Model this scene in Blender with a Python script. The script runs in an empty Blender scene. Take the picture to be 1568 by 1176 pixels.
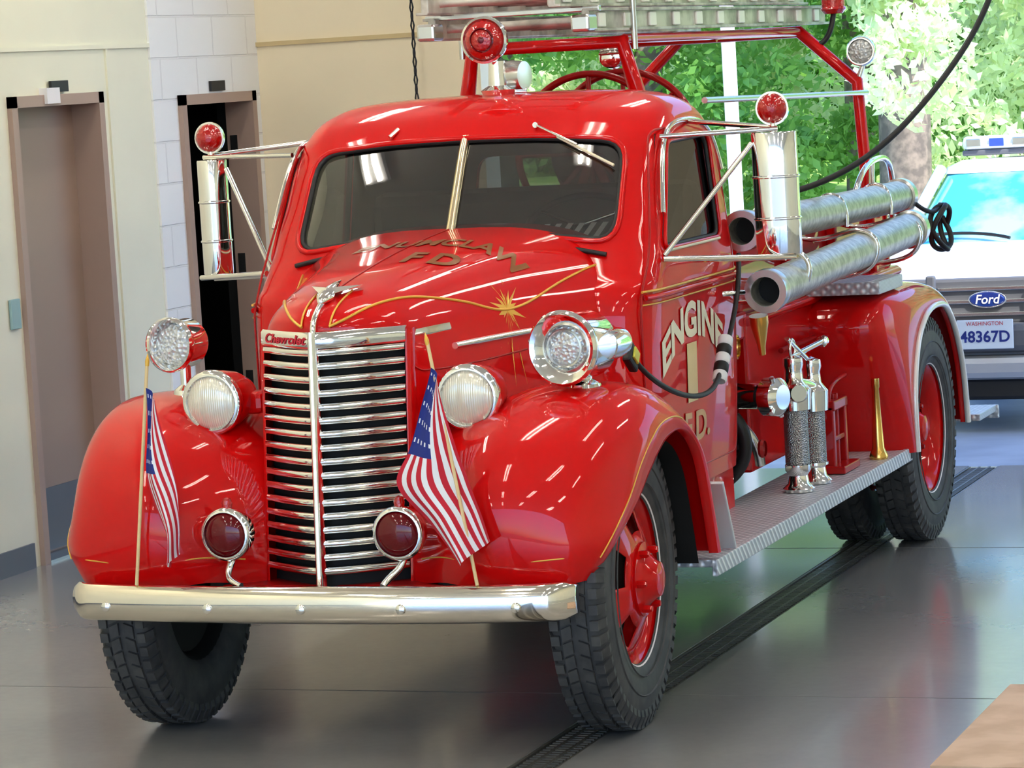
import bpy, math, random
import numpy as np
from mathutils import Vector, Matrix
random.seed(3); rng=np.random.default_rng(5)
S=bpy.context.scene
pi=math.pi
# ---------------------------------------------------------------- materials
MC={}
def mat(name,col=(.5,.5,.5),rough=.5,metal=0,coat=0,spec=.5,emit=None,es=0,noise=None,bump=None,alpha=None,trans=0):
    if name in MC: return MC[name]
    m=bpy.data.materials.new(name);m.use_nodes=True;nt=m.node_tree;b=nt.nodes['Principled BSDF']
    b.inputs['Base Color'].default_value=(*col,1);b.inputs['Roughness'].default_value=rough;b.inputs['Metallic'].default_value=metal
    b.inputs['Coat Weight'].default_value=coat;b.inputs['Coat Roughness'].default_value=.02
    b.inputs['Specular IOR Level'].default_value=spec
    if trans:b.inputs['Transmission Weight'].default_value=trans
    if emit: b.inputs['Emission Color'].default_value=(*emit,1);b.inputs['Emission Strength'].default_value=es
    tc=nt.nodes.new('ShaderNodeTexCoord')
    if noise:
        c2,sc,lo,hi=noise
        n=nt.nodes.new('ShaderNodeTexNoise');n.inputs['Scale'].default_value=sc;n.inputs['Detail'].default_value=6
        nt.links.new(tc.outputs['Object'],n.inputs['Vector'])
        r=nt.nodes.new('ShaderNodeMapRange');r.inputs[1].default_value=lo;r.inputs[2].default_value=hi
        nt.links.new(n.outputs['Fac'],r.inputs[0])
        x=nt.nodes.new('ShaderNodeMix');x.data_type='RGBA'
        x.inputs[6].default_value=(*col,1);x.inputs[7].default_value=(*c2,1)
        nt.links.new(r.outputs[0],x.inputs[0]);nt.links.new(x.outputs[2],b.inputs['Base Color'])
    if bump:
        kind,sc,st=bump
        if kind=='noise': t=nt.nodes.new('ShaderNodeTexNoise');t.inputs['Scale'].default_value=sc;o=t.outputs['Fac']
        elif kind=='flute': t=nt.nodes.new('ShaderNodeTexWave');t.inputs['Scale'].default_value=sc;o=t.outputs['Fac']
        else: t=nt.nodes.new('ShaderNodeTexVoronoi');t.inputs['Scale'].default_value=sc;o=t.outputs['Distance']
        nt.links.new(tc.outputs['Object'],t.inputs['Vector'])
        bp=nt.nodes.new('ShaderNodeBump');bp.inputs['Strength'].default_value=st;bp.inputs['Distance'].default_value=.01
        nt.links.new(o,bp.inputs['Height']);nt.links.new(bp.outputs[0],b.inputs['Normal'])
    MC[name]=m;return m
RED=mat('red_paint',(.60,.0015,.002),.45,0,.75,.08)
REDD=mat('red_paint_dull',(.36,.003,.003),.4,0,.4,.2)
CHR=mat('chrome',(.90,.885,.85),.06,1)
STL=mat('brushed_steel',(.62,.62,.6),.26,1)
ALU=mat('aluminium',(.62,.585,.52),.4,.4,noise=((.34,.31,.27),9,.4,.6))
BLK=mat('black_rubber',(.012,.012,.013),.5)
TIRE=mat('tire_rubber',(.045,.045,.048),.6,noise=((.085,.082,.08),14,.4,.7))
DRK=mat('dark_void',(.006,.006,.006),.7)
INT=mat('cab_interior',(.06,.055,.05),.6)
GOLD=mat('gold_leaf',(.72,.42,.07),.35,.35)
GOLDF=mat('faded_gold_leaf',(.25,.09,.02),.35,.2)
CREAM=mat('cream_leaf',(.85,.78,.58),.4)
BRASS=mat('brass',(.75,.48,.14),.2,1)
WOOD=mat('stick_wood',(.78,.58,.3),.5)
WHT=mat('white_cloth',(.85,.84,.85),.8)
FRED=mat('flag_red',(.55,.015,.035),.8)
FBLU=mat('flag_blue',(.02,.035,.22),.8)
WPAINT=mat('white_paint',(.85,.86,.87),.25,0,.6)
def diamond():
    m=mat('diamond_plate',(.5,.52,.55),.38,.25);nt=m.node_tree;b=nt.nodes['Principled BSDF'];tc=nt.nodes.new('ShaderNodeTexCoord');sp=nt.nodes.new('ShaderNodeSeparateXYZ');nt.links.new(tc.outputs['Object'],sp.inputs[0])
    def mt(op,a,bv=None):
        n=nt.nodes.new('ShaderNodeMath');n.operation=op
        for i,q in enumerate((a,bv)):
            if q is None: continue
            if isinstance(q,(int,float)): n.inputs[i].default_value=q
            else: nt.links.new(q,n.inputs[i])
        return n.outputs[0]
    yz=mt('ADD',sp.outputs['Y'],sp.outputs['Z'])
    s1=mt('ABSOLUTE',mt('SINE',mt('MULTIPLY',mt('ADD',sp.outputs['X'],yz),pi/.04)))
    s2=mt('ABSOLUTE',mt('SINE',mt('MULTIPLY',mt('SUBTRACT',sp.outputs['X'],yz),pi/.04)))
    p=mt('POWER',mt('MULTIPLY',s1,s2),2.0)
    bp=nt.nodes.new('ShaderNodeBump');bp.inputs['Strength'].default_value=1;bp.inputs['Distance'].default_value=.004;nt.links.new(p,bp.inputs['Height']);nt.links.new(bp.outputs[0],b.inputs['Normal'])
    x=nt.nodes.new('ShaderNodeMix');x.data_type='RGBA';x.inputs[6].default_value=(.46,.50,.56,1);x.inputs[7].default_value=(.95,.97,1,1);nt.links.new(p,x.inputs[0]);nt.links.new(x.outputs[2],b.inputs['Base Color']);return m
DPL=diamond()
HOSE=mat('hose_canvas',(.55,.55,.48),.36,.6,noise=((.36,.36,.31),30,.4,.6))
REDL=mat('red_lens',(.38,.0,.0),.06,0,1,emit=(.8,.01,.0),es=.06,bump=('vor',90,.25))
REDLD=mat('dark_red_lens',(.13,.0,.003),.08,0,.45,.3)
CLRL=mat('headlight_lens',(.84,.79,.66),.14,.3,1,bump=('flute',45,.25))
LENSG=mat('clear_lens',(.6,.61,.6),.16,.4,1,bump=('vor',75,.7))
YEL=mat('yellow_plug',(.6,.6,.08),.5)
def glass(name,tint,refl):
    m=bpy.data.materials.new(name);m.use_nodes=True;nt=m.node_tree;nt.nodes.clear()
    o=nt.nodes.new('ShaderNodeOutputMaterial');t=nt.nodes.new('ShaderNodeBsdfTransparent');t.inputs[0].default_value=(*tint,1)
    g=nt.nodes.new('ShaderNodeBsdfGlossy');g.inputs['Roughness'].default_value=.02;g.inputs[0].default_value=(1,1,1,1)
    f=nt.nodes.new('ShaderNodeLayerWeight');f.inputs[0].default_value=refl
    x=nt.nodes.new('ShaderNodeMixShader');nt.links.new(f.outputs['Fresnel'],x.inputs[0]);nt.links.new(t.outputs[0],x.inputs[1]);nt.links.new(g.outputs[0],x.inputs[2]);nt.links.new(x.outputs[0],o.inputs[0])
    return m
GLS=glass('windshield_glass',(.6,.62,.58),.55)
GLD=glass('side_glass',(.2,.22,.22),.25)
# ---------------------------------------------------------------- helpers
def empty(name,loc=(0,0,0)):
    e=bpy.data.objects.new(name,None);bpy.context.collection.objects.link(e);e.location=loc;return e
def mesh(name,v,f,m,par=None,smooth=True,mi=None,mats=None):
    me=bpy.data.meshes.new(name);me.from_pydata([tuple(map(float,p)) for p in v],[],[tuple(int(i) for i in q) for q in f]);me.update()
    for mm in (mats or [m]): me.materials.append(mm)
    if mi is not None: me.polygons.foreach_set('material_index',mi)
    if smooth: me.polygons.foreach_set('use_smooth',[True]*len(me.polygons))
    ob=bpy.data.objects.new(name,me);bpy.context.collection.objects.link(ob)
    if par: ob.parent=par
    return ob
def fixn(ob):
    import bmesh
    bm=bmesh.new();bm.from_mesh(ob.data);bmesh.ops.remove_doubles(bm,verts=bm.verts,dist=1e-5);bmesh.ops.recalc_face_normals(bm,faces=bm.faces);bm.to_mesh(ob.data);bm.free();return ob
def grid(name,rings,m,par=None,cyc=False,cap0=False,cap1=False,smooth=True,thick=0,ang=None):
    R=len(rings);N=len(rings[0]);v=[p for r in rings for p in r];f=[]
    for i in range(R-1):
        for j in range(N if cyc else N-1):
            k=(j+1)%N;f.append((i*N+j,i*N+k,(i+1)*N+k,(i+1)*N+j))
    if cap0:f.append(tuple(range(N))[::-1])
    if cap1:f.append(tuple((R-1)*N+j for j in range(N)))
    ob=mesh(name,v,f,m,par,smooth);fixn(ob)
    if thick:
        md=ob.modifiers.new('t','SOLIDIFY');md.thickness=abs(thick);md.offset=-1 if thick>0 else 1
    if ang: sm_angle(ob,ang)
    return ob
def sm_angle(ob,deg=35):
    import bmesh
    bm=bmesh.new();bm.from_mesh(ob.data)
    for e in bm.edges:
        if len(e.link_faces)==2 and e.calc_face_angle(0)>math.radians(deg): e.smooth=False
    bm.to_mesh(ob.data);bm.free()
def box(name,c,s,m,par=None,bev=.004,rot=None):
    v=[(c[0]+a*s[0]/2,c[1]+b*s[1]/2,c[2]+d*s[2]/2) for a in(-1,1) for b in(-1,1) for d in(-1,1)]
    f=[(0,1,3,2),(4,6,7,5),(0,4,5,1),(2,3,7,6),(0,2,6,4),(1,5,7,3)]
    if rot:
        q=Matrix.Rotation(rot[1],3,rot[0]);C=Vector(c);v=[tuple(C+q@(Vector(p)-C)) for p in v]
    ob=mesh(name,v,f,m,par,False)
    if bev:
        md=ob.modifiers.new('b','BEVEL');md.width=bev;md.segments=2;md.limit_method='ANGLE'
    return ob
def tube(name,pts,r,m,par=None,cyc=False,smooth=True,res=3):
    cu=bpy.data.curves.new(name,'CURVE');cu.dimensions='3D';cu.bevel_depth=r;cu.bevel_resolution=res;cu.use_fill_caps=True
    sp=cu.splines.new('POLY' if not smooth else 'NURBS');sp.points.add(len(pts)-1)
    for q,p in zip(sp.points,pts): q.co=(*map(float,p),1)
    if smooth: sp.order_u=min(4,len(pts));sp.use_endpoint_u=not cyc;cu.resolution_u=6
    sp.use_cyclic_u=cyc;cu.materials.append(m)
    ob=bpy.data.objects.new(name,cu);bpy.context.collection.objects.link(ob)
    dg=bpy.context.evaluated_depsgraph_get();me=bpy.data.meshes.new_from_object(ob.evaluated_get(dg));bpy.data.objects.remove(ob)
    me.name=name;me.polygons.foreach_set('use_smooth',[True]*len(me.polygons))
    if not me.materials: me.materials.append(m)
    o2=bpy.data.objects.new(name,me);bpy.context.collection.objects.link(o2)
    if par:o2.parent=par
    return o2
def rod(name,a,b,r,m,par=None): return tube(name,[a,b],r,m,par,smooth=False)
def frame_from(d):
    d=Vector(d).normalized();t=Vector((0,0,1)) if abs(d.z)<.9 else Vector((1,0,0));a=t.cross(d).normalized();b=d.cross(a);return a,b,d
def rev(name,prof,c,axis,m,par=None,seg=40,ang=35,mats=None,mi=None,skip=None):
    a,b,d=frame_from(axis);C=Vector(c);v=[];f=[];n=len(prof);idx=[]
    for (r,h) in prof:
        for k in range(seg):
            t=2*pi*k/seg;v.append(C+d*h+(a*math.cos(t)+b*math.sin(t))*r)
    for i in range(n-1):
        for k in range(seg):
            if skip and skip(i,k): continue
            j=(k+1)%seg;f.append((i*seg+k,i*seg+j,(i+1)*seg+j,(i+1)*seg+k))
            if mi: idx.append(mi[i])
    ob=mesh(name,v,f,m,par,True,mi=idx if mi else None,mats=mats)
    if not mi: fixn(ob)
    if ang:sm_angle(ob,ang)
    return ob
def catm(pts,n):
    P=np.array(pts,float);k=len(P);out=[]
    for t in np.linspace(0,k-1,n):
        i=min(int(t),k-2);u=t-i
        p0=P[max(i-1,0)];p1=P[i];p2=P[i+1];p3=P[min(i+2,k-1)]
        out.append(.5*((2*p1)+(-p0+p2)*u+(2*p0-5*p1+4*p2-p3)*u*u+(-p0+3*p1-3*p2+p3)*u**3))
    return np.array(out)
def text(name,s,size,fn,m,par,bold=0,shear=0):
    cu=bpy.data.curves.new(name,'FONT');cu.body=s;cu.size=size;cu.align_x='CENTER';cu.align_y='CENTER';cu.offset=bold;cu.shear=shear;cu.resolution_u=4
    ob=bpy.data.objects.new(name,cu);bpy.context.collection.objects.link(ob)
    dg=bpy.context.evaluated_depsgraph_get();me=bpy.data.meshes.new_from_object(ob.evaluated_get(dg));bpy.data.objects.remove(ob)
    for v in me.vertices: v.co=Vector(fn(v.co.x,v.co.y))
    me.materials.clear();me.materials.append(m)
    o=bpy.data.objects.new(name,me);bpy.context.collection.objects.link(o);o.parent=par;return o

# ================================================================ FIRE TRUCK
FT=empty('fire_truck')
def wheel(name,cx,cy,cz,side,R=.463,W=.19,steer=0,dual=False):
    e=empty(name,(cx,cy,cz));e.parent=FT;e.rotation_euler=(0,0,steer)
    h=W/2
    prof=[(.262,-h*.72),(.275,-h*.86),(.33,-h*1.0),(.385,-h*.98),(.425,-h*.86),(.448,-h*.74),(.456,-h*.45),(.458,0),(.456,h*.45),(.448,h*.74),(.425,h*.86),(.385,h*.98),(.33,h),(.275,h*.86),(.262,h*.72)]
    rev('tire',[(r,q) for r,q in prof],(0,0,0),(1,0,0),TIRE,e,72,60)
    for rr in(.30,.36): rev('sidewall_ring',[(rr-.003,side*h*.99),(rr,side*h*1.03),(rr+.003,side*h*.99)],(0,0,0),(1,0,0),TIRE,e,64,60)
    v=[];f=[]
    def lug(t0,t1,x0,x1,r0,r1,sk):
        b=len(v)
        for rr in (r0,r1):
            for (x,tt) in((x0,t0),(x1,t0+sk),(x1,t1+sk),(x0,t1)):
                v.append((x,rr*math.cos(tt),rr*math.sin(tt)))
        f.extend([(b+4,b+5,b+6,b+7),(b,b+1,b+5,b+4),(b+1,b+2,b+6,b+5),(b+2,b+3,b+7,b+6),(b+3,b,b+4,b+7)])
    n=60
    for k in range(n):
        t=2*pi*k/n;d=2*pi/n
        for sg in(-1,1):
            lug(t,t+d*.62,sg*h*.52,sg*h*.80,.43,.464,.0)
            b=len(v)
            for (x,rr) in((sg*h*.78,.461),(sg*h*.95,.425),(sg*h*.92,.400),(sg*h*.7,.43)):
                for tt in(t,t+d*.62): v.append((x,rr*math.cos(tt),rr*math.sin(tt)))
            f.extend([(b,b+1,b+3,b+2),(b+2,b+3,b+5,b+4),(b,b+2,b+4,b+6),(b+1,b+7,b+5,b+3)])
            lug(t+d*.25,t+d*1.08,sg*h*.10,sg*h*.42,.44,.467,d*.25)
    mesh('tread',v,f,TIRE,e,False)
    s=side
    rim=[(.262,s*h*.72),(.272,s*h*.80),(.278,s*h*.74),(.262,s*h*.6),(.245,s*h*.5),(.235,s*h*.1),(.225,-s*h*.2)]
    rev('rim',rim,(0,0,0),(1,0,0),RED,e,64,60)
    rev('rim_stripe',[(.2745,s*h*.79),(.2705,s*h*.815),(.2665,s*h*.78)],(0,0,0),(1,0,0),WHT,e,64,60)
    rev('rim_inner',[(.262,-s*h*.72),(.272,-s*h*.8),(.25,-s*h*.6),(.235,s*h*.1)],(0,0,0),(1,0,0),DRK if not dual else RED,e,48,60)
    cx0=(.62 if not dual else -.5)*h*s
    disc=[(.240,cx0-s*.02),(.215,cx0-s*.005),(.15,cx0+s*.02),(.12,cx0+s*.03),(.105,cx0+s*.032)]
    dd=rev('disc',disc,(0,0,0),(1,0,0),RED,e,60,60,skip=lambda i,k:(i==1 and (k%12) in(0,1,2,3,4,5)))
    md=dd.modifiers.new('s','SOLIDIFY');md.thickness=.006
    rev('backing',[(.0,-s*h*.3),(.235,-s*h*.3)],(0,0,0),(1,0,0),DRK,e,32)
    hub=[(.115,cx0+s*.02),(.115,cx0+s*.040),(.085,cx0+s*.048),(.078,cx0+s*.055),(.06,cx0+s*.075),(.052,cx0+s*.09),(.03,cx0+s*.097),(.0,cx0+s*.098)]
    rev('hub',hub,(0,0,0),(1,0,0),RED,e,40,40)
    for k in range(6):
        t=k*pi/3;c=Vector((cx0+s*.042,.098*math.cos(t),.098*math.sin(t)))
        rev('lug_nut',[(.013,0),(.013,s*.02),(.009,s*.03),(0,s*.031)],c,(1,0,0),RED if not dual else REDD,e,6,30)
    return e
ST=math.radians(2.5)
wheel('wheel_front_l',.765,.02,.467,1,steer=ST)
wheel('wheel_front_r',-.735,.02,.467,-1,steer=ST)
for sx in(1,-1):
    wheel('wheel_rear_outer',sx*.86,3.74,.467,sx,W=.175,dual=True)
    wheel('wheel_rear_inner',sx*.62,3.74,.467,-sx,W=.175,dual=True)
for sx in(1,-1):
    box('frame_rail',(sx*.38,2.0,.58),(.07,4.8,.14),BLK,FT)
    tube('leaf_spring',[(sx*.45,-.40,.5),(sx*.45,-.2,.42),(sx*.45,.1,.4),(sx*.45,.35,.46),(sx*.45,.5,.52)],.025,BLK,FT)
rod('front_axle',(-.66,.02,.42),(.66,.02,.42),.035,BLK,FT)
rod('rear_axle',(-.6,3.74,.46),(.6,3.74,.46),.05,BLK,FT)
rev('differential',[(0,-.14),(.1,-.1),(.15,0),(.1,.1),(0,.14)],(0,3.74,.46),(0,1,0),BLK,FT,24)
box('engine_block',(0,.25,.72),(.42,1.0,.45),DRK,FT)
box('underbody',(0,1.9,.62),(.9,2.6,.12),DRK,FT)
# ---------------- front fenders
FS=[
[(.24,-.33,.51),(.55,-.51,.52),(.74,-.50,.53),(.82,-.455,.54),(.84,-.40,.54)],
[(.24,-.33,.62),(.56,-.55,.65),(.79,-.50,.66),(.888,-.42,.65),(.90,-.355,.635)],
[(.245,-.30,.78),(.58,-.525,.82),(.815,-.44,.82),(.915,-.30,.76),(.925,-.20,.735)],
[(.26,-.22,.90),(.60,-.41,.96),(.83,-.33,.945),(.927,-.20,.86),(.93,-.08,.81)],
[(.30,-.08,.96),(.62,-.22,1.05),(.84,-.18,1.03),(.935,-.10,.93),(.937,.02,.87)],
[(.35,.08,.98),(.63,-.02,1.085),(.85,0,1.065),(.937,.02,.97),(.937,.12,.90)],
[(.42,.25,.95),(.64,.18,1.06),(.85,.18,1.04),(.94,.18,.965),(.94,.24,.905)],
[(.48,.42,.90),(.65,.35,.95),(.85,.35,.94),(.94,.33,.90),(.94,.36,.86)],
[(.53,.52,.80),(.67,.49,.80),(.85,.49,.80),(.937,.47,.79),(.94,.45,.77)],
[(.55,.57,.62),(.68,.56,.62),(.85,.56,.62),(.937,.54,.62),(.94,.51,.62)],
[(.55,.61,.46),(.68,.61,.46),(.85,.61,.46),(.937,.595,.46),(.94,.56,.46)]]
A=np.array(FS)
NS=60;cols=[catm(A[:,j],NS) for j in range(5)]
for sx,nm in((1,'front_fender_l'),(-1,'front_fender_r')):
    rings=[]
    for i in range(NS):
        c=[cols[j][i] for j in range(5)]
        r=catm([c[0],c[0]*.5+c[1]*.5+np.array([0,-.035,.022])*(1 if i<NS*.75 else .2),c[1],c[2],c[3],c[4]],30)
        r=[(sx*p[0],p[1],p[2]) for p in r]
        l=r[-1];r.append((l[0]-sx*.03,l[1]+.0,l[2]));rings.append(r)
    grid(nm,rings,RED,FT)
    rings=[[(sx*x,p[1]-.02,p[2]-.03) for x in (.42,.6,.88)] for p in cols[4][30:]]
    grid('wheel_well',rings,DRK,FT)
    P=[(cols[3]*.75+cols[4]*.25)[i]+np.array([.006,-.002,0]) for i in range(4,38)]
    tube('pinstripe',[(sx*p[0],p[1],p[2]) for p in P],.0025,GOLD,FT)
    P=[catm([cols[0][3],cols[0][3]*.5+cols[1][3]*.5+np.array([0,-.035,.022]),cols[1][3],cols[2][3],cols[3][3]],20)[k]+np.array([0,-.004,.03]) for k in range(2,18)]
    tube('pinstripe',[(sx*p[0],p[1],p[2]) for p in P],.0025,GOLD,FT)
# ---------------- hood
HS=np.array([
(-.26,-.425,.240,1.285,12),(-.247,-.418,.248,1.315,7),(-.225,-.395,.262,1.345,5),(-.18,-.345,.28,1.375,4.2),(-.10,-.26,.305,1.402,3.7),
(0,-.14,.34,1.427,3.4),(.15,.05,.39,1.457,3.2),(.35,.3,.46,1.49,3.1),(.55,.55,.55,1.515,3.1),(.72,.74,.63,1.53,3.2),(.86,.88,.67,1.54,3.3)])
HB=.97
def hood_st(s):
    k=len(HS)-1;t=s*k;i=min(int(t),k-1);u=t-i
    p0=HS[max(i-1,0)];p1=HS[i];p2=HS[i+1];p3=HS[min(i+2,k)]
    return .5*((2*p1)+(-p0+p2)*u+(2*p0-5*p1+4*p2-p3)*u*u+(-p0+3*p1-3*p2+p3)*u**3)
def hood_pt(s,a,off=0):
    ys,yt,X,H,n=hood_st(s);c,sn=math.cos(a),math.sin(a)
    x=(X+off)*math.copysign(abs(c)**(2/n),c);z=HB+(H+off-HB)*abs(sn)**(2/n)
    y=ys+(yt-ys)*(1-min(1,abs(x)/X)**1.5)
    return (x,y-off*(1-s)**3,z)
def hood_xz(s,x,off=.004):
    ys,yt,X,H,n=hood_st(s);q=min(.999,abs(x)/X);z=HB+(H-HB)*(1-q**n)**(1/n)
    return (x,ys+(yt-ys)*(1-q**1.5),z+off)
rings=[]
for s in np.linspace(0,1,56):
    ys,yt,X,H,n=hood_st(s)
    r=[(X,ys,.5),(X,ys,.75),(X,ys,HB-.002)]+[hood_pt(s,a) for a in np.linspace(0,pi,61)]+[(-X,ys,HB-.002),(-X,ys,.75),(-X,ys,.5)]
    rings.append(r)
grid('hood',rings,RED,FT)
tube('hood_center_strip',[hood_pt(s,pi/2,.004) for s in np.linspace(0,.3,10)],.010,CHR,FT)
tube('hood_seam',[hood_pt(s,pi/2,.001) for s in np.linspace(.3,.98,20)],.003,REDD,FT)
orn=[]
for t,hw,hh in((0,.008,.01),(.25,.03,.018),(.5,.02,.02),(.75,.012,.015),(1,.003,.004)):
    y=-.36+.17*t;z=1.385+.05*t;orn.append([(hw*math.cos(a),y,z+hh*math.sin(a)) for a in np.linspace(0,2*pi,16,endpoint=False)])
grid('hood_ornament',orn,CHR,FT,cyc=True,cap0=True,cap1=True)
for sx in(1,-1):
    w_=mesh('ornament_wing',[(0,-.34,1.40),(sx*.085,-.22,1.425),(sx*.075,-.19,1.423),(0,-.24,1.42),(0,-.3,1.425)],[(0,1,4),(1,2,4),(2,3,4)],CHR,FT,False)
GL=np.array([(.09,.045),(.16,.09),(.27,.14),(.42,.21),(.55,.30),(.65,.385),(.8,.475),(.97,.57)])
for sg in(0,1):
    fa=lambda a:(pi-a if sg else a)
    g2=-1 if sg else 1
    tube('hood_gold_stripe',[hood_xz(s,g2*x,.002) for s,x in catm(GL,40)],.0045,GOLD,FT)
    tube('hood_gold_stripe_front',[hood_xz(s,g2*(.045+.02*s),.002) for s in np.linspace(.09,.42,14)],.0035,GOLD,FT)
    tube('hood_side_seam',[hood_pt(s,fa(.16+.1*s),.001) for s in np.linspace(.03,.97,30)],.003,REDD,FT)
    for z0,s0,s1 in((1.2,.45,.68),(1.2,.72,.9)):
        pts=[]
        for s in np.linspace(s0,s1,10):
            ys,yt,X,H,n=hood_st(s);z=z0+.03*s;x=X*(1-((z-HB)/(H-HB))**n)**(1/n);pts.append((g2*(x+.004),ys,z))
        tube('side_trim',pts,.011,CHR,FT)
    pts=[]
    for s in np.linspace(.0,.45,16):
        ys,yt,X,H,n=hood_st(s);z=1.262+.02*s;x=X*max(0,(1-((z-HB)/(H-HB))**n))**(1/n);pts.append([(g2*(x+.004),ys,z-.018),(g2*(x+.009),ys,z),(g2*(x+.004),ys,z+.016)])
    grid('banner_wing',pts,CHR,FT)
text('hood_lettering_upper','ENUMCLAW',.075,lambda a,b:hood_xz(.755+(b-.7*a*a)*.85,.10+a*1.35,.003),GOLDF,FT,.002)
text('hood_lettering','F D',.095,lambda a,b:hood_xz(.655+b*.8,.15+a*1.2,.003),GOLDF,FT,.004)
sc_,sx_=.65,.385
def hstar(a,b,o=.0035): return hood_xz(sc_+b*.75,sx_+a,o)
v=[hstar(0,0)]
for k in range(32):
    r=.05 if k%4==0 else (.030 if k%2==0 else .014);t=2*pi*k/32;v.append(hstar(r*math.cos(t),r*math.sin(t)*1.2))
mesh('hood_star',v,[(0,1+k,1+(k+1)%32) for k in range(32)],GOLD,FT,False)
# ---------------- grille
def gpt(z,q,off=0):
    t=(z-.54)/.72;yc=-.475+.05*t;ye=-.335+.07*t;X=.236
    w=abs(q);return (q*X,yc+(ye-yc)*(w**1.35)-off,z)
rings=[[ (p[0],p[1]+.045,p[2]) for p in [gpt(z,q) for q in np.linspace(-1,1,21)]] for z in np.linspace(.5,1.27,4)]
grid('grille_backing',rings,DRK,FT)
nb=17
for k in range(nb):
    z=.575+k*(1.236-.575)/(nb-1)
    rings=[]
    for q in np.linspace(-1,1,41):
        o=[]
        for (dy,dz) in((.03,.012),(-.002,.0140),(-.013,.0095),(-.017,.001),(-.010,-.0095),(.03,-.012)):
            p=gpt(z,q);o.append((p[0],p[1]+dy,p[2]+dz))
        rings.append(o)
    grid('grille_bar',rings,CHR,FT,cyc=True)
rings=[]
for z in np.linspace(.525,1.30,20):
    y=gpt(z,0)[1];rings.append([(-.016,y-.004,z),(-.011,y-.024,z),(0,y-.036,z),(.011,y-.024,z),(.016,y-.004,z)])
grid('grille_center_bar',rings,CHR,FT)
rings=[]
for q in np.linspace(-1.02,1.02,31):
    a=gpt(1.250,q,.014);b=gpt(1.258,q,.022);c=gpt(1.292,q,.022);d=gpt(1.300,q,.008);rings.append([a,b,c,d])
grid('grille_banner',rings,CHR,FT)
text('banner_script','Chevrolet',.05,lambda a,b:gpt(1.276+b*.8,(a*.95-.122)/.236,.0245),FRED,FT,.0014,.3)
for sx in(1,-1):
    rings=[[ (sx*.236,gpt(z,1)[1]-.008,z),(sx*.246,gpt(z,1)[1]-.006,z),(sx*.252,gpt(z,1)[1]+.02,z),(sx*.25,-.2,z)] for z in np.linspace(.5,1.29,12)]
    grid('grille_surround',rings,RED,FT)
box('front_apron',(0,-.36,.50),(.75,.16,.05),REDD,FT,.02)
# ---------------- bumper
rings=[];BW=.825
prb=[(.012,-1.0),(-.002,-1.03)]+[(-.002-.03*math.cos(t),math.sin(t)) for t in np.linspace(-1.35,1.35,13)]+[(-.002,1.03),(.012,1.0)]
for x in np.linspace(-BW,BW,61):
    q=abs(x)/BW;y=-.62+.07*q**2.5+(.05*max(0,q-.93)/.07)
    hh=.055*(1-.25*max(0,(q-.97)/.03))
    rings.append([(x,y+dy,.498+dz*hh) for dy,dz in prb])
grid('front_bumper',rings,mat('bumper_chrome',(.90,.83,.73),.06,1),FT,cyc=True,cap0=True,cap1=True)
for x in(-.67,-.31,.0,.32,.67):
    q=abs(x)/BW;rev('bumper_bolt',[(.016,0),(.014,.006),(.007,.010),(0,.011)],(x,-.651+.07*q**2.5,.49),(0,-1,0),CHR,FT,20)
for sx in(1,-1): box('bumper_arm',(sx*.38,-.48,.475),(.05,.26,.04),BLK,FT)
# ---------------- lamps
def bowl(name,c,ax,r,L,body,ring,lens,dome=.03,par=FT,seg=36):
    a=Vector(ax).normalized()
    prof=[(r*1.0,-.004),(r*1.0,-.02*1),(r*.97,-.03-L*.15),(r*.86,-.03-L*.5),(r*.6,-.03-L*.85),(r*.3,-.03-L),(0,-.03-L)]
    rev(name+'_body',prof,c,a,body,par,seg,30)
    rev(name+'_bezel',[(r*.84,.004),(r*.87,.014),(r*.95,.014),(r*1.04,.004),(r*1.05,-.012),(r*1.0,-.02)],c,a,ring,par,seg,60)
    rev(name+'_lens',[(r*.86,.002)]+[(r*.86*math.cos(t),.002+dome*math.sin(t)) for t in np.linspace(.2,pi/2,7)],c,a,lens,par,seg,80)
for sx in(1,-1):
    bowl('headlight',(sx*.428,-.27,1.075),(sx*.03,-1,-.02),.098,.20,RED,CHR,CLRL,.028)
    box('headlight_mount',(sx*.36,-.13,1.06),(.12,.10,.07),RED,FT,.02)
    c=(sx*.283,-.535,.70);bowl('fog_lamp',c,(.0,-1,0),.079,.07,CHR,CHR,REDLD,.03)
    rev('fog_knob',[(0,.035),(.012,.03),(.017,.015),(.015,0)],(c[0],c[1]+.02,c[2]+.078),(0,0,1),REDL,FT,16)
    tube('fog_bracket',[(c[0],c[1]+.03,c[2]-.08),(c[0],c[1]+.02,c[2]-.11),(c[0]+sx*.03 if sx<0 else c[0]-.04,c[1]+.0,.57),(c[0]-sx*.05,-.56,.545)],.011,CHR,FT)
def drum(name,c,ax,r,L,lens,ring=.2):
    a=Vector(ax).normalized()
    rev(name+'_body',[(r*1.0,0),(r*.96,-.02),(r*.96,-L*.8),(r*.85,-L*.95),(r*.5,-L*1.05),(0,-L*1.08)],c,a,CHR,FT,40,30)
    rev(name+'_bell',[(r*.96,-.01),(r*1.07,-.002),(r*1.08,.012),(r*1.0,.022),(r*(1-ring),.006),(r*(.95-ring),-.02)],c,a,CHR,FT,40,60)
    rev(name+'_lens',[(r*(.96-ring),-.018)]+[(r*(.95-ring)*math.cos(t),-.018+.02*math.sin(t)) for t in np.linspace(.1,pi/2,6)],c,a,lens,FT,32,80)
drum('fender_siren',(.70,-.14,1.205),(-.12,-1,.02),.108,.20,LENSG,.34)
rev('siren_ring',[(.052,.0),(.056,.006),(.060,.0)],(.70,-.142,1.205),(-.12,-1,.02),STL,FT,32)
rod('siren_post',(.72,-.04,1.05),(.72,-.04,1.12),.03,CHR,FT)
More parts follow.
